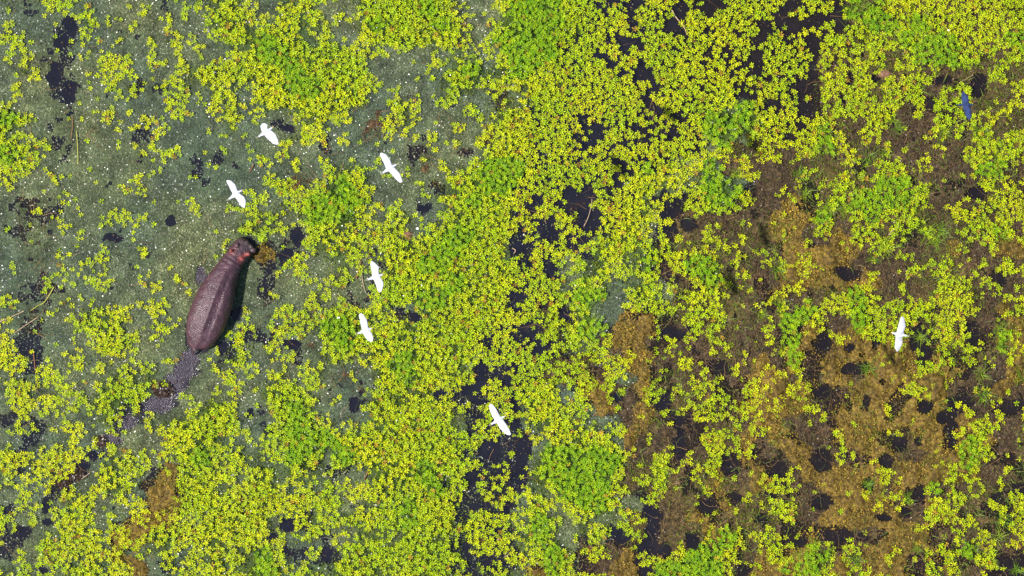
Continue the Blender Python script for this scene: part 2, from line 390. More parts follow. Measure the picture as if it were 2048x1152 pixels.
film('rotting_mat', keep_film(W[..., 3] + .75 * W[..., 2] * (X > 0) + .6 * W[..., 4] + .8 * W[..., 5], .9, .36), lambda: .006 + .16 * np.clip(moss_h - .36, 0, 1), M_PEAT,
     lambda: (.35 + 1.3 * nM[..., None]) * (np.array((1, 1, 1)) + W[..., 5:6] * np.array((.9, .6, .4)) + np.clip(nA - .52, 0, 1)[..., None] * np.array((2.5, 2.8, .2))), 'dark brown rotting plant mat between the rosettes on the right', 'plant litter')

# ------------------------------------------------------------------ tiny leaves: duckweed, moss shoots, litter
def unit(n): a = R.random(n) * 2 * math.pi; return np.cos(a), np.sin(a)
def flecks(name, x, y, z, size, tilt, colour, mat, label, cat, aspect=.6):
    n = len(x); ca, sa = unit(n); tx = (R.random(n) - .5) * 2 * tilt; ty = (R.random(n) - .5) * 2 * tilt
    V = np.empty((n, 4, 3))
    for k, (u, v) in enumerate(((-.5, 0), (0, -.5 * aspect), (.5, 0), (0, .5 * aspect))):
        a = u * size; b = v * size
        V[:, k, 0] = x + a * ca - b * sa; V[:, k, 1] = y + a * sa + b * ca
        V[:, k, 2] = z + a * tx + b * ty
    me = mesh_np(name, V.reshape(-1, 3), np.arange(4 * n).reshape(n, 4), 4, np.repeat(colour, 4, 0))
    return tag(link(name, me, mat), label, cat, kind='stuff')
N = 560000
x = (R.random(N) * 2 - 1) * XM; y = (R.random(N) * 2 - 1) * YM
W = ground_weights(x, y); hip = in_hippo(x, y, -.02); pick = R.random(N)
kind = np.argmax(W + R.random(W.shape) * .55, -1); kind[hip] = 9
nM = fbm(x, y, .75, 66, 4); nF = fbm(x, y, .14, 67, 2); hole = np.clip(nM - .46, 0, 1) * 1.7 + .5 * (nF - .5) + .1
rp = lambda n, lo, hi: lo + (hi - lo) * R.random(n)
nA = fbm(x, y, 1.6, 61); nB = fbm(x, y, 0.3, 62); nC = fbm(x, y, .8, 64)
# duckweed
left = np.clip((1.5 - x) / 3, 0, 1)
k = ((kind == 0) & (pick > hole)) | ((kind == 1) & (pick < .05 + .28 * left) & (pool_depth(x, y) < -.1)) | ((kind == 2) & (pick < .25 * left)); n = k.sum()
a = np.clip((nA[k] - .5) * 2.4 + .45, 0, 1)[:, None]
colr = (np.array((.068, .084, .064)) * (1 - a) + np.array((.138, .142, .070)) * a) * (rp(n, .35, 1.7) * (.45 + 1.1 * nB[k]))[:, None]
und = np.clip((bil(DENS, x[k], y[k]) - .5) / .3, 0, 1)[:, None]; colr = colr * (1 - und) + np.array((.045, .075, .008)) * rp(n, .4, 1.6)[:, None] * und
pale = (R.random(n) < .014) & (und[:, 0] < .3); colr[pale] = np.array((.22, .235, .20)) * rp(pale.sum(), .6, 1.2)[:, None]  # a few pale flecks put the glitter of wet duckweed into the colour
sz = rp(n, .026, .062); sz[pale] *= .55
flecks('duckweed', x[k], y[k], rp(n, .016, .032), sz, .6, colr, M_FLECK, 'tiny grey-green duckweed leaves crowding the water on the left', 'duckweed', .7)
# moss shoots
k = (kind == 4) & (pick > hole * .6) & (W[:, 4] + .25 * R.random(N) > .42); n = k.sum(); a = fbm(x, y, .5, 65)[k][:, None]
colr = (np.array((.10, .066, .024)) * (1 - a) + np.array((.40, .26, .028)) * a) * rp(n, .15, 1.7)[:, None]
gk = R.random(n) < .10 + .35 * (nA[k] > .55); colr[gk] = np.array((.12, .14, .016)) * rp(gk.sum(), .6, 1.2)[:, None]
flecks('moss_shoots', x[k], y[k], rp(n, .02, .12), rp(n, .025, .06), .9, colr, M_LITTER, 'golden brown shoots of the moss mat at lower right', 'moss', .55)
# litter
k = ((((kind == 3) | ((kind == 4) & (W[:, 4] < .45))) & (pick > hole)) | (kind == 5) | ((kind == 2) & (pick < .6 - .4 * left)) | ((kind == 1) & (pick < .05))) ; n = k.sum(); a = nC[k][:, None]
colr = (np.array((.020, .014, .011)) * (1 - a) + np.array((.135, .086, .040)) * a) * rp(n, .2, 1.8)[:, None]
ru = kind[k] == 5; colr[ru] = np.array((.105, .068, .034)) * rp(ru.sum(), .4, 1.5)[:, None]
gk = (R.random(n) < .10 + .5 * (nA[k] > .52)) & (kind[k] == 3); colr[gk] = np.array((.075, .100, .014)) * rp(gk.sum(), .5, 1.3)[:, None]
pale = R.random(n) < .02; colr[pale] = np.array((.30, .25, .20)) * rp(pale.sum(), .6, 1.2)[:, None]
flecks('leaf_litter', x[k], y[k], rp(n, .010, .09), rp(n, .03, .075), .8, colr, M_LITTER, 'small dead brown leaves scattered on the mud and water at right', 'plant litter', .4)

# low green leaves under and between the rosettes
N2 = 190000
x2 = (R.random(N2) * 2 - 1) * XM; y2 = (R.random(N2) * 2 - 1) * YM; D2 = bil(DENS, x2, y2); G2 = bil(GREEN, x2, y2); W2 = ground_weights(x2, y2)
k = (R.random(N2) < np.clip((D2 - .36) / .42, 0, 1) * (1 - .93 * W2[:, 1]) * (.30 + .7 * fbm(x2, y2, .45, 69))) & (pool_depth(x2, y2) < -.2) & ~in_hippo(x2, y2, .1); n = k.sum()
g = np.clip(G2[k] + .35 * (R.random(n) - .3), 0, 1)[:, None]
colr = (np.array((.105, .125, .006)) * (1 - g) + np.array((.080, .175, .004)) * g) * rp(n, .35, 1.5)[:, None]
flecks('undergrowth', x2[k], y2[k], rp(n, .03, .11), rp(n, .045, .085), .6, colr, M_LEAF, 'olive green undergrowth filling the gaps between the rosettes', 'plants', .5)

# ------------------------------------------------------------------ dead thread-like stems lying in muddy water
def ribbons(name, x, y, z, length, width, colour, mat, curl, seg=5, rise=0.0):
    n = len(x); a = R.random(n) * 2 * math.pi; bend = (R.random(n) - .5) * 2 * curl
    V = np.empty((n, seg + 1, 2, 3)); px, py = x.copy(), y.copy()
    for s in range(seg + 1):
        w = width * (1 - .8 * s / seg) / 2
        V[:, s, 0] = np.stack([px - np.sin(a) * w, py + np.cos(a) * w, z + rise * s], -1)
        V[:, s, 1] = np.stack([px + np.sin(a) * w, py - np.cos(a) * w, z + rise * s], -1)
        px = px + np.cos(a) * length / seg; py = py + np.sin(a) * length / seg; a = a + bend / seg + (R.random(n) - .5) * curl * .5
    b = (np.arange(n) * (seg + 1) * 2)[:, None] + (np.arange(seg) * 2)[None]
    F = np.stack([b, b + 1, b + 3, b + 2], -1).reshape(-1, 4)
    return mesh_np(name, V.reshape(-1, 3), F, 4, np.repeat(colour, (seg + 1) * 2, 0))
N = 26000
x = (R.random(N) * 2 - 1) * XM; y = (R.random(N) * 2 - 1) * YM; W = ground_weights(x, y)
k = (R.random(N) < W[:, 2] * .9 + W[:, 3] * .42 + W[:, 1] * .05 + W[:, 5] * .5 + W[:, 0] * .03) & ~in_hippo(x, y, .15); n = k.sum()
colr = np.array((.17, .10, .045)) * rp(n, .25, 1.6)[:, None]
gk = R.random(n) < .25; colr[gk] = np.array((.085, .10, .025)) * rp(gk.sum(), .5, 1.3)[:, None]
me = ribbons('dead_stems', x[k], y[k], rp(n, .035, .06), rp(n, .15, .75), rp(n, .006, .017), colr, M_LITTER, 1.6)
tag(link('dead_stems', me, M_LITTER), 'tangle of thin dead brown stems in the muddy water', 'dead stems', kind='stuff')

N = 30000
x = (R.random(N) * 2 - 1) * XM; y = (R.random(N) * 2 - 1) * YM; W = ground_weights(x, y); nA = fbm(x, y, 1.6, 61)
k = (R.random(N) < (W[:, 3] + .5 * W[:, 4]) * np.clip((nA - .38) * 5, 0, 1)) & (x > 1); n = k.sum()
me = ribbons('sedge', x[k], y[k], rp(n, .03, .08), rp(n, .10, .32), rp(n, .012, .024), np.array((.110, .165, .014)) * rp(n, .4, 1.5)[:, None], M_GRASS, .9, 3, .02)
tag(link('sedge', me, M_GRASS), 'thin green sedge blades sprouting from the brown mat on the right', 'sedge', kind='stuff')

# ------------------------------------------------------------------ floating rosettes
def leaf_template():
    """one leaf along +x, unit length: 4 triangles, folded on its midrib"""
    v = np.array([(.03, 0, 0), (.48, .14, .05), (.80, .20, .03), (1, 0, -.04), (.80, -.20, .03), (.48, -.14, .05)])
    f = np.array([(0, 3, 1), (1, 3, 2), (0, 4, 3), (0, 5, 4)])
    return v, f
LV, LF = leaf_template()
def rosette_arrays(x, y, z, rad, colour, nl):
    """rosettes of nl leaves each -> verts, faces, colours"""
    n = len(x); rot = R.random(n) * 2 * math.pi; V = []; F = []; Cc = []
    for l in range(nl):
        a = rot + l * 2 * math.pi / nl + (R.random(n) - .5) * .5
        L = rad * rp(n, .8, 1.12); up = rp(n, .0, .45); wd = rp(n, .85, 1.15)
        ca, sa = np.cos(a), np.sin(a)
        vv = np.empty((n, 6, 3))
        for q, (u, v, w) in enumerate(LV):
            r = u * L * np.cos(up); s = v * L * wd; zz = u * L * np.sin(up) + w * L
            vv[:, q, 0] = x + r * ca - s * sa; vv[:, q, 1] = y + r * sa + s * ca; vv[:, q, 2] = z + zz
        base = (np.arange(n) + l * n)[:, None, None] * 6
        V.append(vv.reshape(-1, 3)); F.append((base + LF[None]).reshape(-1, 3))
        Cc.append(np.repeat(colour * rp(n, .62, 1.25)[:, None], 6, 0))
    return np.concatenate(V), np.concatenate(F), np.concatenate(Cc)
sp = 0.112
gx = np.arange(-XM, XM, sp); gy = np.arange(-YM, YM, sp * .92); X, Y = np.meshgrid(gx, gy)
x = (X + (R.random(X.shape) - .5) * sp * .8).ravel(); y = (Y + (R.random(X.shape) - .5) * sp * .8).ravel()
wx = x + .28 * (fbm(x, y, .6, 71) - .5); wy = y + .28 * (fbm(x, y, .6, 72) - .5)
D = bil(DENS, wx, wy); G = bil(GREEN, wx, wy)
cl = .36 * fbm(x, y, .50, 73, 2) + .64 * fbm(x, y, .24, 74, 2); order = np.empty(len(cl)); order[np.argsort(cl)] = np.linspace(0, 1, len(cl))
ok = (order + (R.random(len(x)) - .5) * .42 < 1.2 * D ** 1.25 - .03) & (pool_depth(x, y) < -.05 + .1 * R.random(len(x))) & ~in_hippo(x, y, .07)
x, y, D, G, cl = x[ok], y[ok], D[ok], G[ok], order[ok]
green = G > .42 + .7 * (fbm(x, y, .5, 75) - .5)
dup_i = np.nonzero(green)[0]
x = np.concatenate([x, x[dup_i] + (R.random(len(dup_i)) - .5) * .13]); y = np.concatenate([y, y[dup_i] + (R.random(len(dup_i)) - .5) * .13])
D = np.concatenate([D, D[dup_i]]); G = np.concatenate([G, G[dup_i]]); green = np.concatenate([green, green[dup_i]])
n = len(x)
hue = fbm(x, y, 1.1, 76); rnd = R.random(n)
yel = np.array((.520, .540, .002)); lime = np.array((.310, .455, .002)); gre = np.array((.120, .275, .002)); org = np.array((.42, .26, .02))
t = np.clip((hue - .5) * 1.4 + rnd * .9 + .05 * (D < .5), 0, 1)[:, None]
colr = lime * (1 - t) + yel * t
tg = np.clip(rnd * 1.15 - .1, 0, 1)[:, None] ** 1.05
colr[green] = (gre * (1 - tg) + lime * tg)[green]
oo = R.random(n) < .025; colr[oo] = org * rp(oo.sum(), .5, 1.1)[:, None]
rad = np.where(green, rp(n, .058, .082), rp(n, .064, .094))
z = .02 + np.where(D > .55, rp(n, .02, .20), rp(n, .02, .09)) + .05 * green * R.random(n)
# rosettes that stand apart on the duckweed become things of their own
cell = {}
for i in range(n): cell.setdefault((int(x[i] // .25), int(y[i] // .25)), []).append(i)
lone = []
for i in range(n):
    if not (-15.3 < x[i] < 15.3 and -8.5 < y[i] < 8.5): continue
    ci, cj = int(x[i] // .25), int(y[i] // .25); near = 9
    for a in (-1, 0, 1):
        for b in (-1, 0, 1):
            for j in cell.get((ci + a, cj + b), ()):
                if j != i: near = min(near, math.hypot(x[i] - x[j], y[i] - y[j]))
    lone.append((near, i))
lone.sort(reverse=True); lone = [i for d, i in lone[:300]]
solo = np.zeros(n, bool); solo[lone] = True
parts = []; off = 0
for nl in (5, 6):
    k = ~solo & ((np.arange(n) % 2 == 0) == (nl == 5)); v, f, cc = rosette_arrays(x[k], y[k], z[k], rad[k], colr[k], nl)
    parts.append((v, f + off, cc)); off += len(v)
me = mesh_np('rosette_mat', np.concatenate([p[0] for p in parts]), np.concatenate([p[1] for p in parts]), 3, np.concatenate([p[2] for p in parts]))
tag(link('rosette_mat', me, M_LEAF), 'dense mat of yellow-green leaf rosettes floating across the marsh', 'plants', kind='stuff')
print('rosettes', n, 'tris', len(me.polygons))
variants = []
for q in range(10):
    tq = random.random(); cq = lime * (1 - tq) + yel * tq
    v, f, cc = rosette_arrays(np.zeros(1), np.zeros(1), np.zeros(1), np.array([.086]), cq[None], 5 + q % 2)
    vm = mesh_np('leaf_rosette', v, f, 3, cc); vm.materials.append(M_LEAF); variants.append(vm)
for q, i in enumerate(lone):
    o = link('leaf_rosette', variants[q % 10]); o.location = (x[i], y[i], .035); o.rotation_euler = (0, 0, random.random() * 6.28)
    s = random.uniform(.85, 1.15); o.scale = (s, s, s)
    u_, v_ = (x[i] / S + 1024) / 2048, (576 - y[i] / S) / 1152
    row = ('along the top edge', 'in the upper half', 'in the lower half', 'along the bottom edge')[int(min(max(v_, 0), .999) * 4)]
    colm = ('at far left', 'at left', 'left of centre', 'centre-left', 'centre-right', 'right of centre', 'at right', 'at far right')[int(min(max(u_, 0), .999) * 8)]
    place = colm + ' ' + row
    tag(o, ('lone yellow-green rosette floating on duckweed, ' if x[i] < 1 else 'lone yellow-green rosette on brown mat, ') + place, 'plant', 'lone leaf rosettes')

# ------------------------------------------------------------------ grass tufts
def tuft_mesh(q):
    nb = 34; ang = R.random(nb) * 6.283; L = rp(nb, .16, .36); up = rp(nb, .25, 1.1)
    V = []; F = []; Cc = []
    g0 = np.array((.105, .190, .010)) if q % 2 else np.array((.160, .240, .012))
    for b in range(nb):
        ca, sa = math.cos(ang[b]), math.sin(ang[b]); ox, oy = R.normal(0, .06, 2); i0 = len(V); cb = g0 * (0.6 + .8 * R.random())
        for s in range(4):
            f = s / 3; r = L[b] * f * math.cos(up[b] * (1 - .5 * f)); h = L[b] * f * math.sin(up[b]) * (1 - .35 * f); w = .010 * (1 - f) + .001
            V += [(ox + r * ca - w * sa, oy + r * sa + w * ca, h), (ox + r * ca + w * sa, oy + r * sa - w * ca, h)]; Cc += [cb, cb]
        for s in range(3): a = i0 + 2 * s; F.append((a, a + 1, a + 3, a + 2))
    me = mesh_np('grass_tuft', np.array(V), np.array(F), 4, np.array(Cc)); me.materials.append(M_GRASS); return me
tufts = [tuft_mesh(q) for q in range(8)]
TUFT = [('upper', 'spiky dark green grass tuft among the dark pools at upper right', ((1786, 242), (1797, 256), (1626, 296), (1736, 313), (1768, 305), (1598, 350), (1611, 388), (1993, 320), (1660, 285), (1700, 22), (1720, 12), (1735, 30), (1890, 265), (1960, 262), (1930, 130), (1835, 180))),
        ('middle', 'green grass tuft in the brown mat right of centre', ((1648, 428), (1676, 405), (1853, 468), (1881, 463), (2006, 473), (1746, 515), (1773, 498), (1556, 538), (1660, 415), (1640, 445), (1870, 480), (1424, 383), (1474, 348), (1440, 395), (1690, 420))),
        ('moss', 'green grass tuft beside the ochre moss at right edge', ((1566, 621), (1618, 616), (1568, 701), (1998, 658), (2008, 696), (1961, 746), (2040, 752), (1841, 676), (1736, 736), (1575, 640), (1560, 605), (2000, 675), (1965, 790), (1524, 631))),
        ('lower', 'green grass tuft growing from the moss mat near the bottom edge', ((1736, 971), (1631, 1086), (1711, 1119), (1561, 1136), (1813, 999), (1836, 1096), (2008, 1039), (1996, 1076), (2033, 1141), (1600, 1110), (1650, 1115), (1950, 905), (1945, 925), (1760, 985), (1950, 1100), (1980, 1110))),
        ('centre', 'loose green grass tuft on the duckweed strip left of the ochre moss', ((1174, 626), (1179, 661), (1165, 600), (1185, 640), (1319, 939), (1325, 955), (1168, 560)))]
ORD = 'first second third fourth fifth sixth seventh eighth ninth tenth eleventh twelfth thirteenth fourteenth fifteenth sixteenth'.split()
q = 0
for g, lab, spots in TUFT:
    order_ = sorted(spots)
    for px, py in spots:
        for rep in range(1):
            o = link('grass_tuft', tufts[q % 8]); p = P(px, py); o.location = (p.x, p.y, .01); o.rotation_euler = (0, 0, random.random() * 6.28)
            s = random.uniform(.8, 1.25); o.scale = (s, s, s); tag(o, lab + ', ' + ORD[order_.index((px, py))] + ' from left', 'grass', 'grass tufts'); q += 1

# ------------------------------------------------------------------ loose reeds, twigs and clods, each one its own
def tube(name, pts, r0, r1, mat, z=.07, sides=6):
    p = [np.array(P(a, b, z)) for a, b in pts]
    fine = []
    for i in range(len(p) - 1):
        for s in range(4):
            t = s / 4; pm = p[max(i - 1, 0)]; pn = p[min(i + 2, len(p) - 1)]
            fine.append(.5 * (2 * p[i] + (p[i + 1] - pm) * t + (2 * pm - 5 * p[i] + 4 * p[i + 1] - pn) * t * t + (3 * p[i] - pm - 3 * p[i + 1] + pn) * t ** 3))
    fine.append(p[-1]); V = []; F = []; m = len(fine); c0 = fine[m // 2].copy(); c0[2] = z
    for i, f in enumerate(fine):
        d = fine[min(i + 1, m - 1)] - fine[max(i - 1, 0)]; d /= np.linalg.norm(d); sx = np.array((-d[1], d[0], 0)); r = r0 + (r1 - r0) * i / (m - 1)
        for k in range(sides):
            a = 2 * math.pi * k / sides; V.append(f - c0 + sx * r * math.cos(a) + np.array((0, 0, r * math.sin(a) + .012 * math.sin(i * 1.7))))
    for i in range(m - 1):
        for k in range(sides): F.append((i * sides + k, i * sides + (k + 1) % sides, (i + 1) * sides + (k + 1) % sides, (i + 1) * sides + k))
    me = bpy.data.meshes.new(name); me.from_pydata([tuple(v) for v in V], [], F + [tuple(range(sides))[::-1], tuple(range((m - 1) * sides, m * sides))]); me.update()
    o = link(name, me, mat); o.location = c0; return o
TW = [('dead_reed', ((1344, 20), (1354, 37), (1366, 50), (1375, 70)), .022, .012, M_STRAW, 'pale straight reed lying across a dark pool near the top edge', 'reed'),
      ('bent_straw', ((1024.2, 496), (1030, 499.2), (1031, 502), (1027, 508)), .016, .012, M_STRAW, 'short pale straw bent at a right angle in a dark pool, centre', 'straw'),
      ('curved_stem', ((667, 410), (666, 423), (672, 433), (674.5, 440), (674, 448)), .013, .009, M_GREENSTEM, 'thin yellow curved stem on the green mat below the upper egrets', 'stem'),
      ('broken_twig', ((722.5, 522), (717.3, 538), (716.5, 545), (712, 557)), .015, .024, M_RUST, 'orange-brown broken twig left of the egret beside the hippo head', 'twig'),
      ('thin_stem', ((723.4, 545), (726, 567), (732, 587)), .012, .008, M_STRAW, 'thin grey stem on dark mud below the broken orange twig', 'stem'),
      ('orange_twig', ((507, 329), (503, 337), (498, 346)), .018, .010, M_RUST, 'short orange twig on duckweed right of the leftmost egret', 'twig'),
      ('root_strand', ((108, 574), (90, 603), (75, 612), (60, 622)), .014, .010, M_GREENSTEM, 'long yellowish strand in the muddy channel level with the hippo back', 'stem'),
      ('root_strand', ((76, 634), (55, 648), (28, 666)), .014, .010, M_STRAW, 'pale strand slanting down-left in the muddy channel at left edge', 'stem'),
      ('root_strand', ((0, 643), (22, 634), (48, 622)), .015, .011, M_STRAW, 'pale double strand touching the left picture edge, above the slanting one', 'stem'),
      ('root_strand', ((67, 706), (70, 735), (73, 760), (75, 784)), .014, .009, M_RUST, 'long upright brown strand in the dark channel at lower left', 'stem'),
      ('root_strand', ((144, 232), (145, 252), (142, 277)), .013, .009, M_RUST, 'rusty upright strand at the right bank of the dark channel, upper left', 'stem'),
      ('root_strand', ((153, 262), (155, 292), (156, 328)), .012, .009, M_GREENSTEM, 'straight yellow strand along the channel edge left of the leftmost egret', 'stem'),
      ('dark_branch', ((1692, 74), (1698, 84), (1708, 92), (1722, 95), (1738, 97)), .030, .012, M_DARKTWIG, 'dark forked branch on the green mat near the top right', 'branch'),
      ('straw', ((1018, 1108), (1008, 1115)), .013, .010, M_STRAW, 'short pale straw near the bottom edge below the dark pools', 'straw'),
      ('rusty_twig', ((737, 942), (732, 952), (728, 960)), .020, .012, M_RUST, 'rust-red twig among yellow rosettes at bottom centre-left', 'twig'),
      ('straw', ((1196, 560), (1188, 574), (1180, 588)), .012, .009, M_STRAW, 'thin straw on the green strip right of the central pools', 'straw'),
      ('straw', ((1168, 452), (1176, 436), (1182, 414), (1184, 398)), .012, .009, M_STRAW, 'thin straw along the right rim of the large brown pool', 'straw'),
      ('pale_stick', ((1778, 470), (1784, 462), (1800, 452)), .022, .010, M_STRAW, 'pale forked stick on dark mud below the big green clump at right', 'stick'),
      ('reed', ((1918, 166), (1932, 158), (1946, 150)), .008, .006, M_STRAW, 'thin reed on dark mud just above the blue heron', 'reed'),
      ('wet_straw', ((163, 958), (172, 952), (180, 946)), .015, .01, M_STRAW, 'pale wet straw in the hippo trail at lower left', 'straw')]
for nm, pts, r0, r1, mt, lab, cat in TW: tag(tube(nm, pts, r0, r1, mt), lab, cat)

def lump(name, px, py, sx, sy, sz, mat, label, cat, seed, rough=.35):
    bm = bmesh.new(); bmesh.ops.create_icosphere(bm, subdivisions=4, radius=1)
    for v in bm.verts:
        d = v.co.normalized(); k = 1 + rough * (float(fbm(np.array([d.x + d.z]), np.array([d.y - d.z * .7]), .55, seed)[0]) - .5) * 2
        v.co = Vector((d.x * sx * k, d.y * sy * k, d.z * sz * k))
    me = bpy.data.meshes.new(name); bm.to_mesh(me); bm.free(); me.polygons.foreach_set('use_smooth', [True] * len(me.polygons))
    o = link(name, me, mat); o.location = P(px, py, 0.0); return tag(o, label, cat)
lump('peat_clod', 1770, 148, .21, .13, .14, M_CLOD, 'pinkish-brown peat clod beside a small pool at upper right', 'clod', 81)
lump('mud_clod', 815, 469, .16, .09, .08, M_CLOD, 'low brown mud clod beside the rusty patch right of centre-left', 'clod', 82)

def weed_clump(name, px, py, r, label, seed):
    rr = np.random.default_rng(seed); n = 260; V = []; F = []
    for i in range(n):
        a = rr.random() * 6.28; d = r * math.sqrt(rr.random()); c0 = np.array((d * math.cos(a) * 1.3, d * math.sin(a), .02 + .10 * (1 - d / r) * rr.random()))
        b = rr.random() * 6.28; L = .05 + .07 * rr.random(); w = .02 + .02 * rr.random(); tl = rr.normal(0, .5); i0 = len(V)
        u = np.array((math.cos(b), math.sin(b), tl)); s = np.array((-math.sin(b), math.cos(b), rr.normal(0, .4)))
        V += [c0, c0 + u * L * .5 + s * w, c0 + u * L, c0 + u * L * .5 - s * w]; F.append((i0, i0 + 1, i0 + 2, i0 + 3))
    me = mesh_np(name, np.array(V), np.array(F), 4); o = link(name, me, M_WET); p = P(px, py); o.location = (p.x, p.y, .01); return tag(o, label, 'weeds')
weed_clump('uprooted_weed', 326, 779, .24, 'dark brown clump of uprooted weed beside the wake behind the hippo', 1)
weed_clump('uprooted_weed', 152, 948, .17, 'dark reddish uprooted weed in the narrow trail at lower left', 2)
weed_clump('uprooted_weed', 128, 966, .15, 'small dark uprooted weed farthest down the hippo trail', 3)
weed_clump('uprooted_weed', 202, 884, .14, 'small dark uprooted weed between the wake pool and the trail', 4)
for px, py, lab in ((677, 636, 'tiny white petal on the green mat left of the lower egret'), (835, 457, 'tiny white petal on rosettes right of the rusty patch'), (1897, 61, 'tiny white petal on the green mat near the top right')):
    bm = bmesh.new(); bmesh.ops.create_icosphere(bm, subdivisions=2, radius=.035)
    for v in bm.verts: v.co.z *= .35; v.co.x *= 1.25
    me = bpy.data.meshes.new('white_petal'); bm.to_mesh(me); bm.free(); o = link('white_petal', me, M_PETAL); o.location = P(px, py, .15); tag(o, lab, 'petal')

# ------------------------------------------------------------------ remeshing helper for living things
def loft(bm, rings):
    vs = [[bm.verts.new(p) for p in r] for r in rings]; n = len(rings[0])
    for a, b in zip(vs, vs[1:]):
        for k in range(n): bm.faces.new((a[k], a[(k + 1) % n], b[(k + 1) % n], b[k]))
    bm.faces.new(vs[0][::-1]); bm.faces.new(vs[-1])
def ball(bm, c, r):
    g = bmesh.ops.create_icosphere(bm, subdivisions=3, radius=1); rx, ry, rz = r if isinstance(r, tuple) else (r, r, r)
    for v in g['verts']: v.co = Vector((v.co.x * rx, v.co.y * ry, v.co.z * rz)) + Vector(c)
def remesh(bm, voxel, smooth_it, name):
    bmesh.ops.recalc_face_normals(bm, faces=bm.faces)
    me = bpy.data.meshes.new('t'); bm.to_mesh(me); bm.free(); o = bpy.data.objects.new('t', me); COL.objects.link(o)
    m = o.modifiers.new('r', 'REMESH'); m.mode = 'VOXEL'; m.voxel_size = voxel; m.use_smooth_shade = True
    s = o.modifiers.new('s', 'SMOOTH'); s.iterations = smooth_it; s.factor = .5
    dg = bpy.context.evaluated_depsgraph_get(); out = bpy.data.meshes.new_from_object(o.evaluated_get(dg)); out.name = name
    bpy.data.objects.remove(o); out.polygons.foreach_set('use_smooth', [True] * len(out.polygons)); return out

# ------------------------------------------------------------------ hippo
HT = [.30, .42, .58, .74, .80, .80, .76, .69, .61, .54, .50, .44, .38, .32, .24]     # top of the back over the water
pts = [P(a, b, h * .5) for (a, b, w), h in zip(HP, HT)]
base = P(425, 600)
fine_n = 90; src = np.linspace(0, 1, len(pts)); tt = np.linspace(0, 1, fine_n)
def sm(v):
    o = np.interp(tt, src, v); k = np.array([1, 2, 3, 2, 1]) / 9; p = np.pad(o, 2, mode='edge'); return np.convolve(p, k, 'valid')
cx = sm([p.x - base.x for p in pts]); cy = sm([p.y - base.y for p in pts]); hw = sm([w * S for a, b, w in HP]); ht = sm(HT)
bm = bmesh.new(); rings = []
for i in range(fine_n):
    j0, j1 = max(i - 2, 0), min(i + 2, fine_n - 1); d = Vector((cx[j1] - cx[j0], cy[j1] - cy[j0], 0)).normalized(); sx = Vector((d.y, -d.x, 0))
    u = tt[i]; fold = .014 * math.sin(u * 150) * math.exp(-((u - .60) / .06) ** 2)
    a = hw[i] + fold; zt = ht[i] + fold; zw = .28 * zt + .02; zb = -.40 if .06 < u < .72 else -.22
    ring = []
    for k in range(40):
        th = 2 * math.pi * k / 40; cs, sn = math.cos(th), math.sin(th)
        lat = a * math.copysign(abs(cs) ** .88, cs)
        if sn >= 0:
            z = zw + (zt - zw) * sn ** .92
            env = math.exp(-((u - .34) / .26) ** 2)
            z += env * (.034 * math.exp(-(lat / .07) ** 2) - .042 * math.exp(-((abs(lat) - .17) / .07) ** 2)) * sn
        else: z = zw - (zw - zb) * (-sn) ** .8
        ring.append(Vector((cx[i], cy[i], 0)) + sx * lat + Vector((0, 0, z)))
    rings.append(ring)
loft(bm, rings)
def hip(zx, zy, z): p = P(340 + zx / 3.842, 450 + zy / 3.84, z); return Vector((p.x - base.x, p.y - base.y, z))
for zx, zy in ((185, 830), (310, 880), (330, 470), (450, 520)):                         # legs down to the pond bed
    ax = hip(zx, zy, 0); rr = []
    for z, r in ((.25, .20), (-.1, .19), (-.4, .16), (-.6, .15), (-.70, .18)): rr.append([Vector((ax.x + r * math.cos(q * .5236), ax.y + r * math.sin(q * .5236), z)) for q in range(12)])
    loft(bm, rr[::-1])
EAR = [hip(470, 196, .53), hip(556, 262, .52)]; EYE = [hip(512, 158, .47), hip(598, 224, .46)]; NOS = [hip(588, 140, .34), hip(618, 168, .33)]
hd = (hip(600, 140, 0) - hip(500, 252, 0)).normalized()
for e in EAR: ball(bm, e, (.06, .05, .06)); ball(bm, e + Vector((hd.x * -.03, hd.y * -.03, .03)), (.036, .050, .045))
for e in EYE: ball(bm, e - Vector((0, 0, .015)), (.075, .075, .05))
for e in NOS: ball(bm, e - Vector((0, 0, .02)), (.08, .08, .05))
ball(bm, hip(555, 135, .22), (.12, .12, .16)); ball(bm, hip(640, 195, .2), (.10, .10, .15))   # jowls of the muzzle
tl = [hip(185, 955, .36), hip(176, 985, .22), hip(172, 1003, .08)]                            # short tail
loft(bm, [[p + Vector((r * math.cos(q * 1.047), r * math.sin(q * 1.047), 0)) for q in range(6)] for p, r in zip(tl, (.05, .035, .02))])
hm = remesh(bm, .022, 3, 'hippo')
co = np.empty(len(hm.vertices) * 3, dtype=np.float32); hm.vertices.foreach_get('co', co); co = co.reshape(-1, 3)
red = np.zeros(len(co))
for e, r in [(EAR[0], .10), (EAR[1], .11), (EYE[0], .03), (EYE[1], .07), (hip(575, 235, .45), .06)]:
    red = np.maximum(red, np.exp(-(((co - np.array(e)) ** 2).sum(1)) / r ** 2))
hh = np.array(hip(590, 165, .3)); snout = np.exp(-(((co - hh) ** 2)[:, :2].sum(1)) / .28 ** 2)
low = np.clip((.25 - co[:, 2]) / .3, 0, 1)
base_c = np.array((.058, .025, .033)) * np.ones((len(co), 1))
base_c = base_c * (1 - snout[:, None] * .75) + np.array((.040, .032, .030)) * snout[:, None] * .75
base_c = base_c * (1 - low[:, None] * .7) + np.array((.085, .034, .024)) * low[:, None] * .7
base_c = base_c * (1 - red[:, None] * .8) + np.array((.32, .060, .040)) * red[:, None] * .8
add_tint(hm, base_c)
m, t, b, o_ = mat_new('hippo_hide')
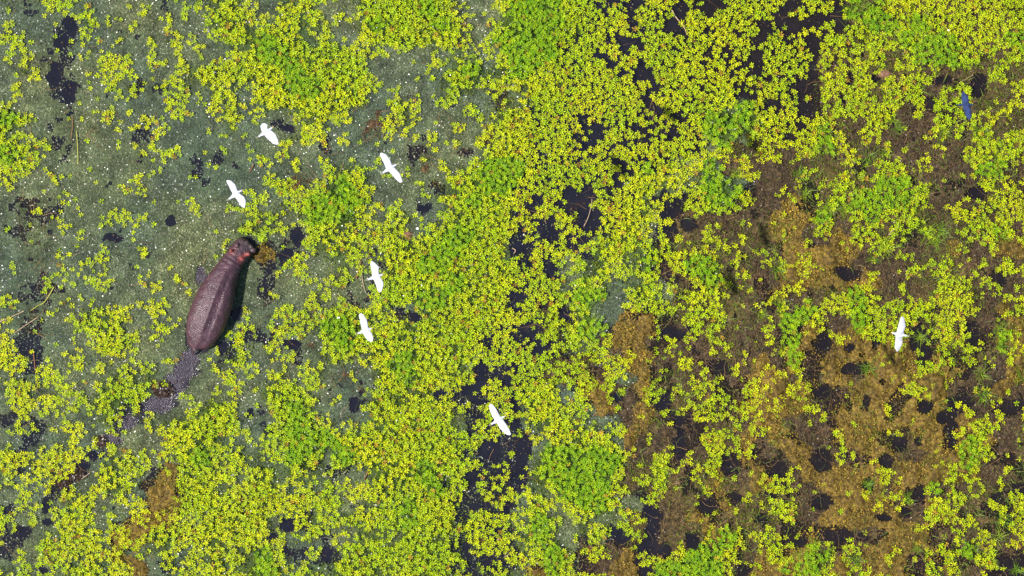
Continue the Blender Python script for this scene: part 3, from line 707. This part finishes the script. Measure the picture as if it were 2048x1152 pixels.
a = nd(t, 'ShaderNodeAttribute', attribute_name='tint'); tc = nd(t, 'ShaderNodeTexCoord')
n1 = noise_node(t, 3.2, 5, .65, tc.outputs['Object']); r1 = ramp(t, n1.outputs[0], [(.3, (.62, .62, .66)), (.7, (1.35, 1.3, 1.3))])
c1 = mul_colour(t, a.outputs['Color'], r1.outputs[0])
vo = nd(t, 'ShaderNodeTexVoronoi', feature='DISTANCE_TO_EDGE'); vo.inputs['Scale'].default_value = 2.3
wn = noise_node(t, 5, 3, .6, tc.outputs['Object']); mp = nd(t, 'ShaderNodeMix', data_type='VECTOR'); mp.inputs['Factor'].default_value = .12
t.links.new(tc.outputs['Object'], mp.inputs['A']); t.links.new(wn.outputs['Color'], mp.inputs['B']); t.links.new(mp.outputs['Result'], vo.inputs['Vector'])
r2 = ramp(t, vo.outputs['Distance'], [(0, (1, 1, 1)), (.025, (0, 0, 0))]); n3 = noise_node(t, 2.6, 2, .5, tc.outputs['Object'])
r3 = ramp(t, n3.outputs[0], [(.53, (0, 0, 0)), (.68, (.7, .7, .7))]); sc = mul_colour(t, r2.outputs[0], r3.outputs[0])
mx = nd(t, 'ShaderNodeMix', data_type='RGBA'); t.links.new(sc, mx.inputs['Factor']); t.links.new(c1, mx.inputs['A']); mx.inputs['B'].default_value = (.20, .14, .145, 1)
t.links.new(mx.outputs['Result'], b.inputs['Base Color'])
n4 = noise_node(t, 26, 4, .65, tc.outputs['Object']); n5 = noise_node(t, 6, 4, .6, tc.outputs['Object'])
ad = nd(t, 'ShaderNodeMath', operation='MULTIPLY_ADD'); ad.inputs[1].default_value = .35; t.links.new(n4.outputs[0], ad.inputs[0]); t.links.new(n5.outputs[0], ad.inputs[2])
bump(t, b, ad.outputs[0], .85, .06)
rr = ramp(t, n5.outputs[0], [(.40, (.22,) * 3), (.60, (.50,) * 3)]); t.links.new(rr.outputs[0], b.inputs['Roughness']); b.inputs['Specular IOR Level'].default_value = .48
hippo = link('hippo', hm, m); hippo.location = base
tag(hippo, 'wet purple-brown hippo wading through duckweed with its back out of the water', 'hippo')

# ------------------------------------------------------------------ birds
def resample(pl_, n):
    p = np.array(pl_, float); d = np.r_[0, np.cumsum(np.hypot(*np.diff(p, axis=0).T))]; t = np.linspace(0, d[-1], n)
    return np.stack([np.interp(t, d, p[:, 0]), np.interp(t, d, p[:, 1])], -1)
def bird(name, org, f, ulead, utrail, llead, ltrail, bill, head, tail, z0, mat, billmat, footmat, label, group, arch):
    g = lambda q: (org[0] + q[0] / f, org[1] + q[1] / f)
    ul, ut, ll, lt = [resample([g(q) for q in e], 22) for e in (ulead, utrail, llead, ltrail)]
    L = np.concatenate([ul, ll]); T = np.concatenate([ut, lt]); n = len(L)
    bc = (np.array(g(head)) * .55 + np.array(g(tail)) * .45); c0 = P(bc[0], bc[1], z0)
    loc = lambda q, z=0.: np.array((P(q[0], q[1], z0).x - c0.x, P(q[0], q[1], z0).y - c0.y, z))
    bm = bmesh.new(); rings = []
    for i in range(n):
        s = abs(i - (n - 1) / 2) / ((n - 1) / 2); zz = arch[0 if i < n / 2 else 1] * (s ** 1.5) + .03 * math.sin(math.pi * min(s * 1.6, 1))
        a = loc(L[i]); e = loc(T[i]); e = e + (e - a) * (.05 * math.sin(i * 2.1)) * (s > .2)
        th = .034 * (1 - s) ** .8 + .012; ring = []
        for k in range(12):
            q = 2 * math.pi * k / 12; u = .5 - .5 * math.cos(q); h = th * math.sin(q) * (1 - .75 * u) ** .6
            p = a + (e - a) * u; ring.append(Vector((p[0], p[1], zz + h - .02 * u)))
        rings.append(ring)
    loft(bm, rings)
    hd, tlp, bl = loc(g(head)), loc(g(tail)), loc(g(bill)); ax = hd - tlp; Ln = np.linalg.norm(ax); ax /= Ln; sx = np.array((-ax[1], ax[0], 0)); ring = []
    for u, w, h, zc in ((0, .030, .010, .0), (.10, .042, .014, .0), (.22, .050, .028, -.005), (.40, .066, .055, -.015), (.60, .074, .062, -.02), (.78, .060, .055, -.01), (.92, .036, .036, .0), (1.0, .028, .028, .01)):
        ctr = tlp + ax * Ln * u; ring.append([Vector(ctr + sx * w * math.cos(q * .5236)) + Vector((0, 0, zc + h * math.sin(q * .5236))) for q in range(12)])
    for e, w in ((.25, .026), (.42, .030), (.58, .022)):
        ctr = hd + (bl - hd) * e; ring.append([Vector(ctr + sx * w * math.cos(q * .5236)) + Vector((0, 0, .012 + w * math.sin(q * .5236))) for q in range(12)])
    ctr = tlp - ax * .07; ring.insert(0, [Vector(ctr + sx * .026 * math.cos(q * .5236)) + Vector((0, 0, .008 * math.sin(q * .5236))) for q in range(12)])
    loft(bm, ring)
    body = remesh(bm, .0085, 2, 'body')
    root = bpy.data.objects.new(name, None); COL.objects.link(root); root.location = c0; root.empty_display_size = .2
    tag(root, label, 'heron' if name == 'blue_heron' else 'egret', group)
    link('body', body, mat, root)
    def cone(nm, p, q, r0, r1, mt):
        d = Vector(q - p).normalized(); s1 = Vector((-d.y, d.x, 0)).normalized(); s2 = d.cross(s1); b2 = bmesh.new()
        loft(b2, [[Vector(p + (q - p) * u) + s1 * r * math.cos(k * .785) + s2 * r * math.sin(k * .785) for k in range(8)] for u, r in ((0, r0), (.4, r0 * .75 + r1 * .25), (1, r1))])
        bmesh.ops.recalc_face_normals(b2, faces=b2.faces); me = bpy.data.meshes.new(nm); b2.to_mesh(me); b2.free(); link(nm, me, mt, root)
    cone('bill', hd + (bl - hd) * .5 + np.array((0, 0, .012)), bl + np.array((0, 0, .004)), .018, .004, billmat)
    for sgn in (-1, 1):
        q0 = tlp - ax * .04 + sx * .014 * sgn + np.array((0, 0, -.012)); cone('foot', q0, q0 - ax * .10, .007, .005, footmat)
    return root
WG = 'white egrets flying over the marsh'
BI = [((440, 220), 5.12, [(462, 134), (492, 150), (486, 184), (506, 196)], [(430, 138), (411, 165), (420, 210), (450, 245)], [(528, 208), (572, 245), (592, 290), (604, 345)], [(458, 268), (500, 312), (545, 350), (590, 358)],
       (552, 170), (515, 195), (418, 258), 17, (.02, .05), 'white egret with a foreshortened upper wing, topmost of the white birds'),
      ((440, 220), 5.12, [(1665, 438), (1705, 455), (1745, 510), (1764, 562)], [(1640, 440), (1634, 468), (1672, 530), (1700, 606)], [(1796, 596), (1845, 650), (1866, 710), (1871, 738)], [(1722, 620), (1770, 678), (1805, 715), (1840, 747)],
       (1822, 550), (1785, 570), (1690, 628), 16, (.07, .05), 'white egret spread over dark duckweed, rightmost of the upper three egrets'),
      ((440, 220), 5.12, [(75, 716), (115, 722), (158, 760), (182, 820)], [(64, 722), (68, 745), (98, 800), (132, 868)], [(206, 855), (250, 888), (269, 930), (258, 998)], [(150, 890), (185, 940), (215, 988), (244, 1003)],
       (242, 815), (200, 835), (112, 898), 16, (.03, .04), 'white egret with back-swept wings just above the hippo head, leftmost bird'),
      ((680, 500), 5.757, [(375, 128), (410, 150), (453, 195), (448, 242), (454, 276)], [(360, 128), (345, 165), (362, 230), (372, 318)], [(468, 312), (492, 350), (506, 392), (487, 462), (475, 482)], [(385, 345), (414, 410), (432, 465), (452, 488)],
       (504, 272), (470, 290), (347, 330), 17, (.05, .06), 'white egret right of the hippo head, upper of two egrets close together'),
      ((680, 500), 5.757, [(250, 728), (275, 745), (312, 800), (322, 850), (330, 892)], [(232, 728), (213, 750), (228, 812), (250, 922)], [(350, 932), (376, 970), (386, 1012), (382, 1045)], [(262, 962), (290, 1006), (320, 1046), (360, 1062)],
       (380, 900), (345, 908), (232, 950), 16, (.04, .03), 'white egret right of the hippo rump, lower of two egrets close together'),
      ((960, 780), 9.6, [(215, 260), (245, 275), (310, 350), (352, 430), (402, 512)], [(200, 262), (166, 305), (190, 400), (230, 500), (290, 592)], [(442, 560), (512, 660), (570, 760), (598, 845)], [(322, 640), (380, 740), (450, 820), (520, 865), (575, 872)],
       (506, 494), (428, 530), (262, 630), 18, (.06, .06), 'white egret with long straight wings over dark pools at bottom centre'),
      ((1760, 610), 10.47, [(450, 243), (428, 255), (400, 360), (365, 480), (345, 582)], [(470, 241), (506, 250), (522, 330), (541, 450), (508, 535), (492, 606)], [(325, 630), (316, 750), (303, 880), (332, 962)], [(470, 680), (479, 790), (440, 880), (402, 950), (368, 982)],
       (232, 570), (300, 596), (510, 634), 17, (.05, .05), 'white egret flying alone on the right, its bill pointing left')]
for org, f, ul, ut, ll, lt, bl, hd, tl_, z0, arch, lab in BI:
    bird('white_egret', org, f, ul, ut, ll, lt, bl, hd, tl_, z0, M_WHITE, M_BILL, M_FOOT, lab, WG, arch)
bird('blue_heron', (1880, 160), 11.52, [(540, 262), (575, 292), (640, 370), (660, 450), (666, 530)], [(520, 265), (485, 330), (490, 420), (500, 520), (508, 562)], [(672, 600), (710, 680), (727, 780), (716, 880)], [(530, 640), (555, 740), (585, 830), (640, 912), (680, 918)],
     (772, 560), (700, 568), (495, 578), 17, M_SLATE, M_SLATEBILL, M_SLATEBILL, 'slate-blue heron in flight near the top right corner', None, (.05, .05))
